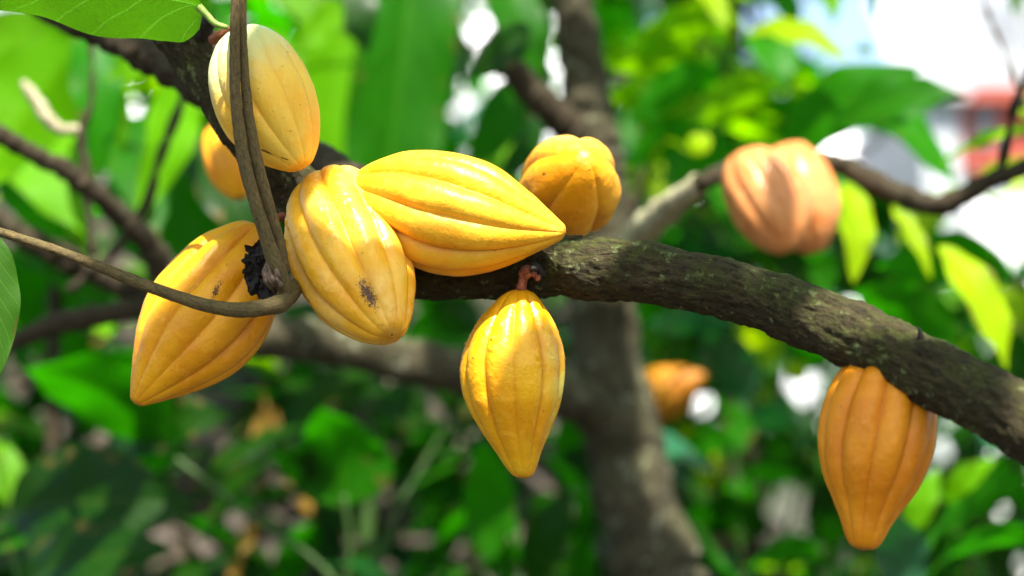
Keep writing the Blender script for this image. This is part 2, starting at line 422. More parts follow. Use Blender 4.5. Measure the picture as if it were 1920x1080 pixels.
GP = 'ripe cocoa pods on the near branch'
pod('cocoa_pod', 'pale yellow pod with whitish green top, behind the two upright vine stems', (448, 62, 1.672), (566, 315, 1.64), 94, 'fat', M['podA'], phase=2.15, deep=0.07, shal=0.05, bend=(-0.10, 0), seed=3.0, group=GP,
    pale=lambda t, th, p: max(0, 0.92 - 1.35 * t - 2.5 * (p.x - P(480, 100, 1.65).x)), marks=[(500, 285, 22, 3, 0.45, 1.0), (535, 298, 14, 2.2, 0.4, 1.0)], lumps=0.02,
    stalk=[(398, 75, 1.70, 9), (420, 62, 1.685, 8), (440, 55, 1.678, 8), (456, 62, 1.67, 9)])
pod('cocoa_pod', 'amber yellow pod slanting down to the left, crossed by the curved vine', (492, 432, 1.725), (252, 757, 1.675), 113, 'spindle', M['podB'], phase=0.6, deep=0.095, shal=0.075, bend=(0.10, 0), seed=8.0, group=GP,
    marks=[(405, 545, 10, 26, 0.5, 0.85), (478, 500, 34, 48, 0.2, 0.55)], stalk=[(560, 400, 1.73, 10), (525, 408, 1.735, 9), (490, 436, 1.722, 10)])
pod('cocoa_pod', 'plump glossy pod with a brown speckled scar, frontmost in the cluster', (612, 341, 1.70), (735, 632, 1.60), 106, 'plump', M['podC'], phase=1.05, deep=0.115, shal=0.085, bend=(-0.16, -0.05), seed=12.0, group=GP, warts=0.14,
    marks=[(690, 550, 18, 44, -0.5, 1.0), (735, 628, 3, 3, 0, 1.0), (575, 560, 5, 34, -0.55, 0.7)],
    pale=lambda t, th, p: 0.25 + 0.3 * noise.noise(p * 35), stalk=[(590, 380, 1.73, 11), (596, 360, 1.715, 10), (608, 354, 1.695, 10)])
pod('cocoa_pod', 'long yellow pod lying almost level on top of the branch', (664, 352, 1.68), (1061, 436, 1.645), 112, 'spindle', M['podD'], phase=0.2, deep=0.115, shal=0.08, bend=(-0.10, 0), seed=21.0, group=GP,
    pale=lambda t, th, p: max(0, 0.4 * noise.noise(p * 40)), stalk=[(640, 400, 1.73, 11), (645, 375, 1.70, 10), (668, 355, 1.678, 10)])
pod('cocoa_pod', 'blunt lobed orange pod seen end on behind the level pod', (1035, 405, 1.87), (1100, 296, 1.74), 99, 'egg', M['podE'], phase=0.9, deep=0.12, shal=0.012, fw=1.7, bend=(0.0, 0), seed=31.0, group=GP,
    marks=[(1020, 327, 6, 5, 0.3, 1.0), (1106, 319, 4, 2.5, -0.6, 1.0)], lumps=0.035,
    pale=lambda t, th, p: max(0, 0.5 * (p.z - P(1070, 320, 1.78).z) / 0.03))  # paler towards the top: light on the upper lobes put into the skin
pod('cocoa_pod', 'pointed yellow pod hanging free beneath the branch on a red stalk', (974, 543, 1.675), (982, 898, 1.665), 97, 'long', M['podF'], phase=0.25, deep=0.08, shal=0.065, bend=(-0.17, 0), seed=44.0, group=GP, warts=0.12,
    marks=[(995, 590, 4, 5, 0, 0.7), (1002, 735, 9, 7, 0, 0.35), (925, 700, 3, 70, 0.1, 0.3)],
    pale=lambda t, th, p: max(0, min(1, 0.75 * (p.x - P(985, 600, 1.67).x) / 0.03)) * (0.5 + noise.noise(p * 60)) ,
    stalk=[(992, 500, 1.70, 16), (985, 512, 1.672, 11), (980, 530, 1.668, 9), (975, 549, 1.672, 12)])
pod('cocoa_pod', 'large deep orange pod with a bottle tip hanging at the right', (1668, 650, 1.56), (1618, 1032, 1.53), 107, 'bell', M['podG'], phase=0.75, deep=0.085, shal=0.08, bend=(-0.03, 0), seed=52.0, group=GP,
    stalk=[(1690, 630, 1.535, 12), (1675, 640, 1.555, 10), (1668, 655, 1.56, 11)])
GB = 'out of focus pods behind the near branch'
pod('cocoa_pod', 'blurred russet pod with a sunlit top, left of the pair on the thin branch', (1392, 288, 2.45), (1478, 472, 2.40), 76, 'fat', M['podH'], phase=0.3, deep=0.07, bend=(0.10, 0), seed=61.0, res=(100, 120), group=GB)
pod('cocoa_pod', 'blurred russet orange pod, right of the pair on the thin branch', (1470, 274, 2.56), (1530, 474, 2.52), 78, 'fat', M['podH'], phase=0.9, deep=0.08, bend=(-0.1, 0), seed=66.0, res=(100, 120), group=GB)
pod('cocoa_pod', 'blurred orange pod half hidden by the main branch at upper left', (418, 225, 2.22), (450, 372, 2.18), 52, 'fat', M['podE'], phase=0.1, seed=70.0, res=(90, 110), group=GB)
pod('cocoa_pod', 'blurred yellow orange pod beside the grey trunk low down', (1165, 775, 3.6), (1322, 702, 3.5), 52, 'spindle', M['podJ'], phase=0.1, seed=75.0, res=(90, 110), group=GB)

# ------------------------------------------------------------------ main cocoa tree (near limb)
mt = thing('cocoa_tree', (0.62, 1.12, 0.0), 'mossy cocoa tree whose arching branch crosses the whole picture', 'tree')
limb_px = [(200, -170, 1.80, 60), (262, -60, 1.78, 57), (318, 30, 1.765, 54), (374, 105, 1.755, 52), (432, 192, 1.745, 52), (490, 270, 1.74, 51), (545, 345, 1.745, 50),
           (605, 425, 1.75, 52), (680, 482, 1.745, 54), (780, 508, 1.735, 52), (900, 510, 1.72, 50), (1000, 500, 1.705, 54), (1100, 501, 1.69, 57), (1250, 520, 1.66, 58),
           (1400, 552, 1.62, 57), (1500, 587, 1.59, 58), (1600, 626, 1.56, 59), (1700, 677, 1.53, 62), (1800, 728, 1.50, 62), (1920, 795, 1.46, 65), (2080, 905, 1.41, 68), (2230, 1070, 1.36, 74)]
mb = MB(); tube(mb, pxpath(limb_px), 120, 900, rough=0.0016, freq=75, lump=0.13, seed=3.0, ridge=0.0019,
     knots=[(P(1045, 492, 1.66), 0.014, 0.006), (P(1862, 745, 1.44), 0.014, 0.006), (P(1740, 640, 1.50), 0.010, 0.005), (P(1230, 470, 1.64), 0.016, 0.004), (P(385, 55, 1.73), 0.012, 0.007), (P(1560, 660, 1.55), 0.014, 0.004), (P(1395, 520, 1.6), 0.012, 0.004)])
mb.build('branch', M['bark'], mt)
e = P(2230, 1070, 1.36); mb = MB()
tube(mb, [(e.x - 0.004, e.y, e.z + 0.012, 0.028), (e.x + 0.03, e.y - 0.02, e.z - 0.09, 0.036), (e.x + 0.05, e.y - 0.03, 0.6, 0.05), (e.x + 0.05, e.y - 0.03, 0.2, 0.062), (e.x + 0.05, e.y - 0.03, -0.1, 0.085)], 48, 200, rough=0.003, freq=40, lump=0.15, ridge=0.003)
mb.build('trunk', M['bark'], mt)
mb = MB(); tube(mb, pxpath([(860, 500, 1.76, 30), (740, 405, 1.90, 38), (640, 335, 2.0, 38), (480, 232, 2.08, 36), (330, 132, 2.12, 34), (195, 62, 2.16, 30), (60, 0, 2.22, 26), (-80, -70, 2.3, 22)]), 32, 200, rough=0.003, freq=40, lump=0.3, seed=9)
mb.build('branch', M['bark3'], mt)
# broken stubs and bark flakes on the limb
mb = MB()
tube(mb, pxpath([(378, 62, 1.735, 17), (388, 42, 1.72, 13), (396, 34, 1.712, 7)]), 14, 16, rough=0.004, freq=120, lump=0.5, seed=2)
mb.build('stub', M['husk'], mt); mb = MB()
tube(mb, pxpath([(1728, 640, 1.51, 7), (1725, 624, 1.508, 4.5), (1720, 612, 1.506, 1.5)]), 8, 8, rough=0.001, freq=150)
mb.build('stub', M['husk'], mt); mb = MB()
tube(mb, pxpath([(1010, 512, 1.672, 12), (1004, 500, 1.652, 7), (998, 505, 1.642, 3)]), 10, 12, rough=0.002, freq=200, lump=0.4)
mb.build('stub', M['husk'], mt)
mb = MB()
for k, (dx, dy) in enumerate([(-4, 4), (8, 2), (3, -6), (14, 7), (-8, -2)]):
    x, y = 994 + dx, 512 + dy; a = k * 1.7
    tube(mb, pxpath([(x - 4 * math.cos(a), y + 4, 1.668, 4.5), (x, y, 1.658, 5.5 - k * 0.5), (x + 6 * math.cos(a), y - 3 * math.sin(a), 1.656, 3.5), (x + 9 * math.cos(a), y + 4 * math.sin(a), 1.662, 1.2)]), 9, 14, rough=0.0012, freq=260, lump=0.5, seed=k)
mb.build('flower_cushion', M['stalk'], mt)

# ------------------------------------------------------------------ vine
vt = thing('woody_vine', P(535, 552, 1.60), 'thin woody vine with twin upright stems and one arm curving off to the left', 'vine')
mb = MB(); tube(mb, pxpath([(452, -160, 1.60, 9), (443, -60, 1.60, 8.5), (442, 0, 1.60, 9.5), (440, 100, 1.60, 10), (443, 200, 1.60, 10.5), (457, 300, 1.60, 12), (480, 385, 1.60, 12), (506, 465, 1.605, 14), (526, 520, 1.61, 17), (540, 555, 1.615, 10)]), 20, 260, rough=0.0003, freq=140, lump=0.08, seed=1, knots=[(P(436, 120, 1.597), 0.003, 0.0012), (P(446, 250, 1.597), 0.0025, 0.001), (P(470, 350, 1.597), 0.003, 0.0014), (P(516, 500, 1.6), 0.006, 0.002)])
mb.build('stem', M['vine'], vt)
mb = MB(); tube(mb, pxpath([(470, -160, 1.612, 7), (459, -60, 1.61, 6.5), (456, 0, 1.606, 6.5), (457, 100, 1.606, 7.5), (464, 200, 1.607, 10), (481, 300, 1.608, 12), (502, 380, 1.61, 11.5), (522, 450, 1.614, 11), (534, 510, 1.618, 11)]), 20, 240, rough=0.0003, freq=140, lump=0.08, seed=5, knots=[(P(492, 335, 1.606), 0.0025, 0.001), (P(460, 60, 1.6), 0.002, 0.0008)])
mb.build('stem', M['vine'], vt)
mb = MB(); tube(mb, pxpath([(560, 520, 1.66, 8), (548, 548, 1.63, 16), (520, 570, 1.605, 17), (470, 580, 1.60, 15), (420, 579, 1.60, 13.5), (350, 562, 1.602, 12), (250, 526, 1.605, 11), (130, 478, 1.61, 9.5), (0, 435, 1.615, 8.5), (-130, 398, 1.62, 8)]), 20, 300, rough=0.0003, freq=140, lump=0.06, seed=7,
     knots=[(P(122, 472, 1.60), 0.003, 0.0022), (P(300, 540, 1.60), 0.003, 0.0014), (P(395, 570, 1.596), 0.004, 0.0015), (P(530, 575, 1.60), 0.007, 0.002)])
mb.build('arm', M['vine'], vt)
mb = MB(); mp = [(427, 52, 1.602, 5), (405, 45, 1.60, 6), (388, 28, 1.60, 6.5), (372, 12, 1.60, 8)]
tube(mb, pxpath(mp), 14, 30, rough=0.0002, freq=200, lump=0.1); mb.build('petiole', M['petiole'], vt)
mb = MB()
leaf(mb, P(378, 12, 1.60), P(-190, -70, 1.66), 0.060, side=(0.12, 0.87, -0.47), arch=0.03, fold=-0.12, wave=0.012, kind='heart', nu=14, nv=40, lr=0.5)
mb.build('leaf', M['lf_near'], vt)
tag(vt.children[-1], 'broad green leaf seen from below at the top left corner')
# dry fibre at the node
mb = MB()
for k in range(9):
    x0 = 500 + rnd.uniform(0, 34); y0 = 500 + rnd.uniform(-10, 20)
    tube(mb, pxpath([(x0 + 14, y0 + 30, 1.615, 4), (x0 + rnd.uniform(-8, 6), y0 + 10, 1.60, rnd.uniform(3, 5)), (x0 - rnd.uniform(0, 12), y0 - 14, 1.605, 2)]), 7, 10, rough=0.001, freq=250, lump=0.3, seed=k)
mb.build('fibre', M['drybrown'], vt)
# charred papery husk between vine and pod
ht = MB()
def ragged(mb, cx, cy, d, rx, ry, seed, thick=0.0012):
    N_ = 96; ring = []
    vs = []; fs = []
    rings = 12
    for s_ in (0, 1):
        for q in range(rings + 1):
            for k in range(N_):
                a = 2 * math.pi * k / N_
                rr = (q / rings) * (1 + (0.45 * noise.noise(V((math.cos(a) * 2.3, math.sin(a) * 2.3, seed))) + 0.13 * noise.noise(V((math.cos(a) * 5, math.sin(a) * 6, seed))) + 0.05 * noise.noise(V((math.cos(a) * 17, math.sin(a) * 19, seed)))) * (q / rings))
                px, py = cx + rx * rr * math.cos(a), cy + ry * rr * math.sin(a)
                dd = d + 0.010 * noise.noise(V((px * 0.045, py * 0.045, seed))) + 0.004 * noise.noise(V((px * 0.15, py * 0.15, seed))) + s_ * thick
                vs.append(P(px, py, dd))
    off = (rings + 1) * N_
    for s_ in (0, 1):
        for q in range(rings):
            for k in range(N_):
                k2 = (k + 1) % N_; b = s_ * off
                f = (b + q * N_ + k, b + q * N_ + k2, b + (q + 1) * N_ + k2, b + (q + 1) * N_ + k)
                fs.append(f if s_ else f[::-1])
    for k in range(N_):
        k2 = (k + 1) % N_; a0 = rings * N_
        fs.append((a0 + k, a0 + k2, off + a0 + k2, off + a0 + k))
    mb.add(vs, fs)
ragged(ht, 484, 480, 1.635, 26, 27, 1.3); ragged(ht, 490, 518, 1.633, 28, 40, 4.1); ragged(ht, 502, 540, 1.628, 16, 24, 7.7); ragged(ht, 478, 505, 1.641, 22, 30, 9.2)
tag(ht.build('dry_flower_husk', M['husk'], origin=P(485, 505, 1.635)), 'black crumpled dead husk wedged between the vine and the slanting pod', 'dead husk')

# leaf at the left edge
lt = thing('climbing_plant', P(-90, 420, 1.62), 'climber at the left edge with one hanging green leaf', 'plant')
mb = MB(); tube(mb, pxpath([(-200, 250, 1.63, 7), (-90, 400, 1.62, 7), (-60, 700, 1.62, 7), (-110, 1200, 1.63, 8)]), 12, 60, lump=0.1); mb.build('stem', M['vine'], lt)
mb = MB(); leaf(mb, P(-10, 438, 1.60), P(0, 690, 1.59), 40 * K * 1.6, side=(0.85, 0.5, 0.05), arch=0.03, fold=0.2, wave=0.016, kind='oval', nu=12, nv=40, lr=0.45)
tube(mb, pxpath([(-88, 405, 1.62, 4), (-50, 400, 1.61, 4), (-10, 440, 1.60, 4)]), 8, 12)
mb.build('leaf', M['lf_near'], lt)

# ------------------------------------------------------------------ grey background tree
bt = thing('grey_barked_tree', (P(1225, 1080, 3.0).x + 0.06, 3.0, 0.0), 'leaning grey trunk with forks, out of focus behind the hanging pods', 'tree')
mb = MB(); tp = pxpath([(1050, -300, 3.0, 38), (1065, -100, 3.0, 40), (1076, 20, 3.0, 42), (1100, 180, 3.0, 46), (1120, 330, 3.0, 52), (1130, 470, 3.0, 62), (1130, 600, 3.0, 66), (1148, 720, 3.0, 68), (1182, 880, 3.0, 74), (1224, 1050, 3.0, 82), (1262, 1240, 3.0, 100)])
tp = tp[::-1]; q = tp[0]; tp = [(q[0] + 0.08, q[1], -0.1, 0.13), (q[0] + 0.05, q[1], 0.5, 0.1)] + tp
tube(mb, tp, 64, 320, rough=0.004, freq=14, lump=0.2, seed=4); mb.build('trunk', M['bark2'], bt)
def branch(pts, mat, parent, name='branch', sides=24, n=110, lump=0.3):
    mb = MB(); tube(mb, pxpath(pts), sides, n, rough=0.003, freq=30, lump=lump, seed=rnd.random() * 9); return mb.build(name, M[mat], parent)
branch([(1150, 400, 3.0, 40), (1110, 300, 2.98, 40), (1060, 232, 2.94, 34), (1000, 175, 2.9, 28), (950, 125, 2.88, 26), (925, 108, 2.87, 24), (915, 100, 2.86, 14)], 'bark3', bt)
branch([(1150, 800, 3.0, 44), (1090, 750, 2.95, 46), (980, 715, 2.9, 42), (860, 698, 2.85, 42), (720, 668, 2.8, 42), (590, 640, 2.75, 42), (470, 622, 2.7, 42), (340, 590, 2.65, 36)], 'bark2', bt)
branch([(360, 595, 2.65, 28), (270, 580, 2.6, 22), (180, 590, 2.58, 21), (100, 610, 2.56, 20), (20, 645, 2.55, 17), (-80, 690, 2.5, 15)], 'bark3', bt)
branch([(380, 598, 2.66, 34), (330, 540, 2.6, 32), (270, 445, 2.55, 22), (190, 370, 2.5, 20), (110, 315, 2.46, 19), (10, 260, 2.42, 18), (-120, 190, 2.4, 18)], 'bark3', bt)
branch([(360, 600, 2.7, 30), (260, 545, 2.7, 26), (150, 500, 2.68, 26), (60, 450, 2.66, 24), (-20, 405, 2.64, 22), (-120, 350, 2.6, 20)], 'bark3', bt)
branch([(1140, 560, 2.98, 30), (1185, 460, 2.8, 28), (1225, 415, 2.65, 26), (1275, 372, 2.55, 22), (1310, 345, 2.5, 19)], 'barkpale', bt)
branch([(1305, 348, 2.5, 18), (1350, 328, 2.5, 17), (1440, 310, 2.62, 17), (1560, 305, 2.6, 19), (1650, 348, 2.5, 21), (1760, 384, 2.45, 20), (1850, 342, 2.42, 17), (1935, 308, 2.4, 15), (2080, 250, 2.38, 13)], 'bark3', bt)
TW = dict(name='twig', sides=10, n=40)
branch([(1872, 335, 2.42, 9), (1888, 270, 2.41, 8), (1902, 200, 2.4, 7), (1935, 110, 2.4, 6)], 'bark3', bt, **TW)
branch([(1920, 200, 2.6, 5), (1880, 90, 2.7, 4), (1850, 20, 2.8, 4), (1830, -60, 2.8, 3)], 'bark3', bt, **TW)
branch([(178, 480, 2.58, 9), (165, 400, 2.58, 7), (158, 310, 2.58, 8), (152, 250, 2.58, 8), (170, 190, 2.58, 6), (172, 60, 2.6, 6)], 'bark3', bt, **TW)
branch([(130, 545, 2.62, 9), (215, 470, 2.62, 10), (270, 390, 2.62, 10), (300, 300, 2.62, 9), (340, 190, 2.62, 8), (370, 80, 2.62, 7)], 'bark3', bt, **TW)
branch([(152, 246, 2.58, 10), (110, 240, 2.58, 12), (85, 215, 2.58, 11), (60, 175, 2.58, 10), (42, 152, 2.58, 8)], 'barkpale', bt, **TW)

# ------------------------------------------------------------------ hand-placed foliage (each leaf a part of its plant)
LIT = []     # points the sun should reach (holes in the canopy)
def plant(name, base_px, label, cat, stems, leaves):
    b = P(*base_px); g = thing(name, (b.x, b.y, 0.0), label, cat)
    SP = []
    for st in stems:
        w = [(a, b, c, d * (0.65 if name != 'cocoa_sapling' else 1)) for a, b, c, d in pxpath(st)]; mb = MB(); SP += [V(c[:3]) for c in crom(w, 24)]
        tube(mb, w, 10, 40, lump=0.15); mb.build('stem', M['stemgreen'] if name != 'cocoa_sapling' else M['bark3'], g)
    for L in leaves:
        b_, t_, hw, mk = L[:4]; kw = dict(L[4]) if len(L) > 4 else {}
        lit = kw.pop('lit', mk in ('lime', 'yel'))
        mb = MB(); kw.setdefault('nu', 8); kw.setdefault('nv', 24)
        pleaf(mb, b_, t_, hw, **kw)
        B_ = P(*b_); q_ = min(SP, key=lambda q: (q - B_).length + 0.6 * max(0, q.z - B_.z))
        if 0.03 < (q_ - B_).length < 0.30:
            m_ = B_.lerp(q_, 0.5) + V((0, 0, 0.05)); tube(mb, [(*q_, 0.003), (*m_, 0.0026), (*B_, 0.002)], 6, 16)
        mb.build('leaf', M[mk], g)
        if lit:
            for f in (0.3, 0.7): LIT.append((P(*b_).lerp(P(*t_), f), 0.7 * hw * K * b_[2]))
    return g
R_ = math.radians
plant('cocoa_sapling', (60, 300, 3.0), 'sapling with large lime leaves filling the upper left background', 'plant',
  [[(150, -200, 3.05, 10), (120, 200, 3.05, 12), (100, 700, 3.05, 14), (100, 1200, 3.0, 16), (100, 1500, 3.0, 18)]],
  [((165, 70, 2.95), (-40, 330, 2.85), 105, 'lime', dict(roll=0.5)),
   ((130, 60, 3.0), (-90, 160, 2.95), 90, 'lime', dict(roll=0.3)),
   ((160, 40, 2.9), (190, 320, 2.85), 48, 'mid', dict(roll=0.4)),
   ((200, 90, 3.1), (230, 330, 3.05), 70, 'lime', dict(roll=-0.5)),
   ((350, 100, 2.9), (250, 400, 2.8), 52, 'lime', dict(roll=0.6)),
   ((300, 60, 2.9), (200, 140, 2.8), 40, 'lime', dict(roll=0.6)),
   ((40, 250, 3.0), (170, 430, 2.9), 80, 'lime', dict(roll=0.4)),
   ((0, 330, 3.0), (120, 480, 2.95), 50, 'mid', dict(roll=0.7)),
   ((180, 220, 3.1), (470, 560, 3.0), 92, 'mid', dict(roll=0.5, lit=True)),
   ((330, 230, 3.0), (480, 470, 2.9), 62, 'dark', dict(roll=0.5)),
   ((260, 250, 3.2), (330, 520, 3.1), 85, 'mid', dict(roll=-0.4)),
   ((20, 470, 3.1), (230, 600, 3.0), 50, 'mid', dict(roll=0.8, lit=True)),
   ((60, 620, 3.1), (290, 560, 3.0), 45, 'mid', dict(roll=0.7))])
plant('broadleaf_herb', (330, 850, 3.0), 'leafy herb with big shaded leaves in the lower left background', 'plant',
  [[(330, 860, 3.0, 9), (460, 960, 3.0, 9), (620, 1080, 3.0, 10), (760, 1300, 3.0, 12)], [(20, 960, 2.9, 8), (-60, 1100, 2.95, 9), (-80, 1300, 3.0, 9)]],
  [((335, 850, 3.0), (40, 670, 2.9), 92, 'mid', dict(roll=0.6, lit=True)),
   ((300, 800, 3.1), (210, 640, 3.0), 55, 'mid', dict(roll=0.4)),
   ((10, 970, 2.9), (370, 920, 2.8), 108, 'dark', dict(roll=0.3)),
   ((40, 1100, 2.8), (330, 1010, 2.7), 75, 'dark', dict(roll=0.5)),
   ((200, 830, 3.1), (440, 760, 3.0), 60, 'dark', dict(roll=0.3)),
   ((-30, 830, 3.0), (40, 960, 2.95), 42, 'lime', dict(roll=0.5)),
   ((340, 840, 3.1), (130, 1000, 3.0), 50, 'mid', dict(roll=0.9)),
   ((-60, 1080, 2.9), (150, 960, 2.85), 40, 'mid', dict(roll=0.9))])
plant('broadleaf_herb', (650, 1100, 3.1), 'herb with an upright heart shaped leaf on a green stalk below the level grey bough', 'plant',
  [[(645, 930, 3.1, 8), (655, 1030, 3.1, 7), (640, 1200, 3.1, 9), (640, 1500, 3.1, 10)], [(860, 770, 3.3, 7), (800, 860, 3.3, 7), (730, 1000, 3.25, 7), (690, 1250, 3.2, 8)]],
  [((648, 950, 3.1), (600, 750, 3.05), 98, 'mid', dict(roll=0.35, kind='heart', lit=True)),
   ((640, 960, 3.12), (500, 830, 3.1), 50, 'dark', dict(roll=0.5)),
   ((820, 700, 3.3), (800, 560, 3.3), 60, 'mid', dict(roll=0.2)),
   ((900, 620, 3.3), (800, 560, 3.3), 40, 'dark', dict(roll=0.2))])
plant('broadleaf_herb', (905, 1100, 3.2), 'herb with a strap shaped green leaf below the tip of the hanging pod', 'plant',
  [[(900, 1040, 3.2, 7), (915, 1200, 3.2, 8), (920, 1500, 3.2, 9)]],
  [((905, 1060, 3.2), (905, 810, 3.15), 52, 'mid', dict(roll=0.3)),
   ((1000, 1100, 3.3), (1080, 900, 3.3), 48, 'dark', dict(roll=0.5)),
   ((735, 1110, 2.9), (600, 1050, 2.8), 34, 'blue', dict(roll=1.0, lit=True))])
plant('banana_plant', (760, 0, 3.6), 'tall banana like plant with broad upright blades behind the cluster', 'plant',
  [[(770, -200, 3.65, 14), (720, 480, 3.65, 16), (690, 900, 3.65, 22), (680, 1400, 3.6, 26)]],
  [((790, -220, 3.5), (700, 470, 3.4), 95, 'mid', dict(kind='strap', roll=0.25, fold=0.35, arch=0.05, lit=True)),
   ((660, -220, 3.7), (590, 360, 3.6), 80, 'lime', dict(kind='strap', roll=0.4, arch=0.06)),
   ((560, -150, 3.8), (660, 400, 3.8), 70, 'mid', dict(kind='strap', roll=-0.3, lit=True)),
   ((640, 5, 3.0), (535, 100, 2.9), 32, 'lime', dict(roll=0.4)),
   ((620, -60, 3.2), (690, 90, 3.15), 50, 'dark', dict(roll=0.3)),
   ((500, -60, 3.4), (600, 60, 3.3), 45, 'lime', dict(roll=0.4)),
   ((520, 60, 3.5), (470, 240, 3.4), 60, 'lime', dict(roll=0.4)),
   ((890, -120, 3.1), (1020, 160, 3.0), 62, 'mid', dict(roll=0.35, lit=True)),
   ((980, 150, 3.2), (870, 310, 3.1), 45, 'mid', dict(roll=0.3)),
   ((990, 50, 2.75), (880, 140, 2.7), 34, 'dark', dict(roll=0.3)),
   ((1010, 220, 3.3), (930, 330, 3.2), 35, 'dark', dict(roll=0.6)),
   ((860, 560, 3.5), (780, 720, 3.4), 55, 'mid', dict(roll=0.3))])
plant('cocoa_sapling', (1500, 250, 3.2), 'leafy sapling with drooping sunlit leaves behind the russet pods', 'plant',
  [[(1420, -150, 3.3, 7), (1330, 60, 3.35, 8), (1210, 300, 3.35, 10), (1160, 700, 3.35, 12), (1200, 1300, 3.3, 14)]],
  [((1470, 300, 3.2), (1730, 110, 3.1), 78, 'mid', dict(roll=0.7, lit=True)),
   ((1560, 240, 3.1), (1815, 165, 3.0), 55, 'mid', dict(roll=0.6)),
   ((1520, 170, 3.2), (1790, 330, 3.1), 72, 'mid', dict(roll=0.8, lit=True)),
   ((1460, 170, 3.3), (1290, 220, 3.2), 48, 'lime', dict(roll=0.8)),
   ((1400, 60, 3.2), (1590, 100, 3.1), 38, 'yel', dict(roll=0.7)),
   ((1380, 40, 3.3), (1170, 90, 3.2), 45, 'lime', dict(roll=0.8)),
   ((1340, 130, 3.3), (1130, 110, 3.2), 45, 'lime', dict(roll=0.7)),
   ((1350, 130, 3.2), (1180, 220, 3.1), 42, 'mid', dict(roll=0.6)),
   ((1300, 200, 3.2), (1130, 170, 3.15), 40, 'lime', dict(roll=0.5)),
   ((1290, -40, 3.2), (1360, 50, 3.1), 30, 'yel', dict(roll=0.5)),
   ((1420, 60, 3.4), (1470, 160, 3.3), 50, 'mid', dict(roll=0.3)),
   ((1330, 240, 3.3), (1170, 300, 3.25), 45, 'mid', dict(roll=0.6)),
   ((1380, 270, 3.5), (1240, 330, 3.4), 55, 'mid', dict(roll=0.5)),
   ((1300, 290, 3.1), (1330, 250, 3.1), 25, 'yel', dict(roll=0.5)),
   ((1600, -80, 3.3), (1640, 25, 3.2), 18, 'mid', dict(roll=0.5)),
   ((1520, -60, 3.5), (1560, 40, 3.4), 30, 'lime', dict(roll=0.5)),
   ((1420, -40, 3.4), (1500, 50, 3.4), 34, 'mid', dict(roll=0.5)),
   ((1640, 95, 3.6), (1600, 92, 3.6), 10, 'lime', dict(roll=0.5)),
   ((1870, -60, 3.3), (1900, 20, 3.2), 25, 'lime', dict(roll=0.5))])
plant('cocoa_sapling', (1800, 500, 2.9), 'sapling with narrow hanging yellow green leaves right of the russet pods', 'plant',
  [[(1990, 100, 2.9, 8), (1960, 500, 2.95, 10), (1985, 1000, 2.95, 12), (2000, 1500, 2.9, 14)]],
  [((1588, 340, 2.8), (1598, 520, 2.75), 38, 'yel', dict(roll=0.4)),
   ((1560, 470, 2.9), (1545, 560, 2.9), 30, 'mid', dict(roll=0.4)),
   ((1672, 388, 2.8), (1745, 515, 2.75), 20, 'yel', dict(roll=0.4)),
   ((1760, 460, 2.7), (1888, 680, 2.65), 48, 'yel', dict(roll=0.5)),
   ((1960, 300, 3.0), (1790, 380, 2.95), 26, 'yel', dict(roll=0.7)),
   ((1950, 240, 2.8), (1760, 300, 2.8), 12, 'lime', dict(roll=0.7)),
   ((1900, 520, 3.1), (1640, 480, 3.0), 60, 'mid', dict(roll=0.6)),
   ((1800, 640, 3.0), (1600, 530, 2.95), 55, 'mid', dict(roll=0.5, lit=True)),
   ((1720, 560, 3.2), (1540, 500, 3.1), 50, 'dark', dict(roll=0.5)),
   ((1960, 620, 3.0), (1850, 780, 3.0), 50, 'dark', dict(roll=0.5))])
plant('understory_shrub', (1700, 1000, 3.2), 'glossy leaved shrub low in the right corner behind the deep orange pod', 'plant',
  [[(1700, 1100, 3.2, 9), (1740, 1300, 3.2, 10), (1750, 1500, 3.2, 12)], [(1850, 900, 3.1, 6), (1800, 1150, 3.2, 8), (1760, 1400, 3.2, 9)]],
  [((1700, 1130, 2.6), (1675, 950, 2.55), 52, 'blue', dict(roll=0.3, lit=True)),
   ((1770, 940, 3.0), (1870, 850, 2.95), 24, 'lime', dict(roll=0.5)),
   ((1700, 1000, 3.0), (1760, 870, 3.0), 30, 'lime', dict(roll=0.3)),
   ((1930, 900, 3.1), (1740, 1010, 3.0), 42, 'mid', dict(roll=0.5)),
   ((1960, 1010, 3.0), (1740, 1060, 2.9), 38, 'mid', dict(roll=0.8, lit=True)),
   ((1830, 800, 3.3), (1960, 870, 3.2), 42, 'blue', dict(roll=0.8)),
   ((1900, 960, 3.4), (1980, 1100, 3.3), 50, 'dark', dict(roll=0.4))])
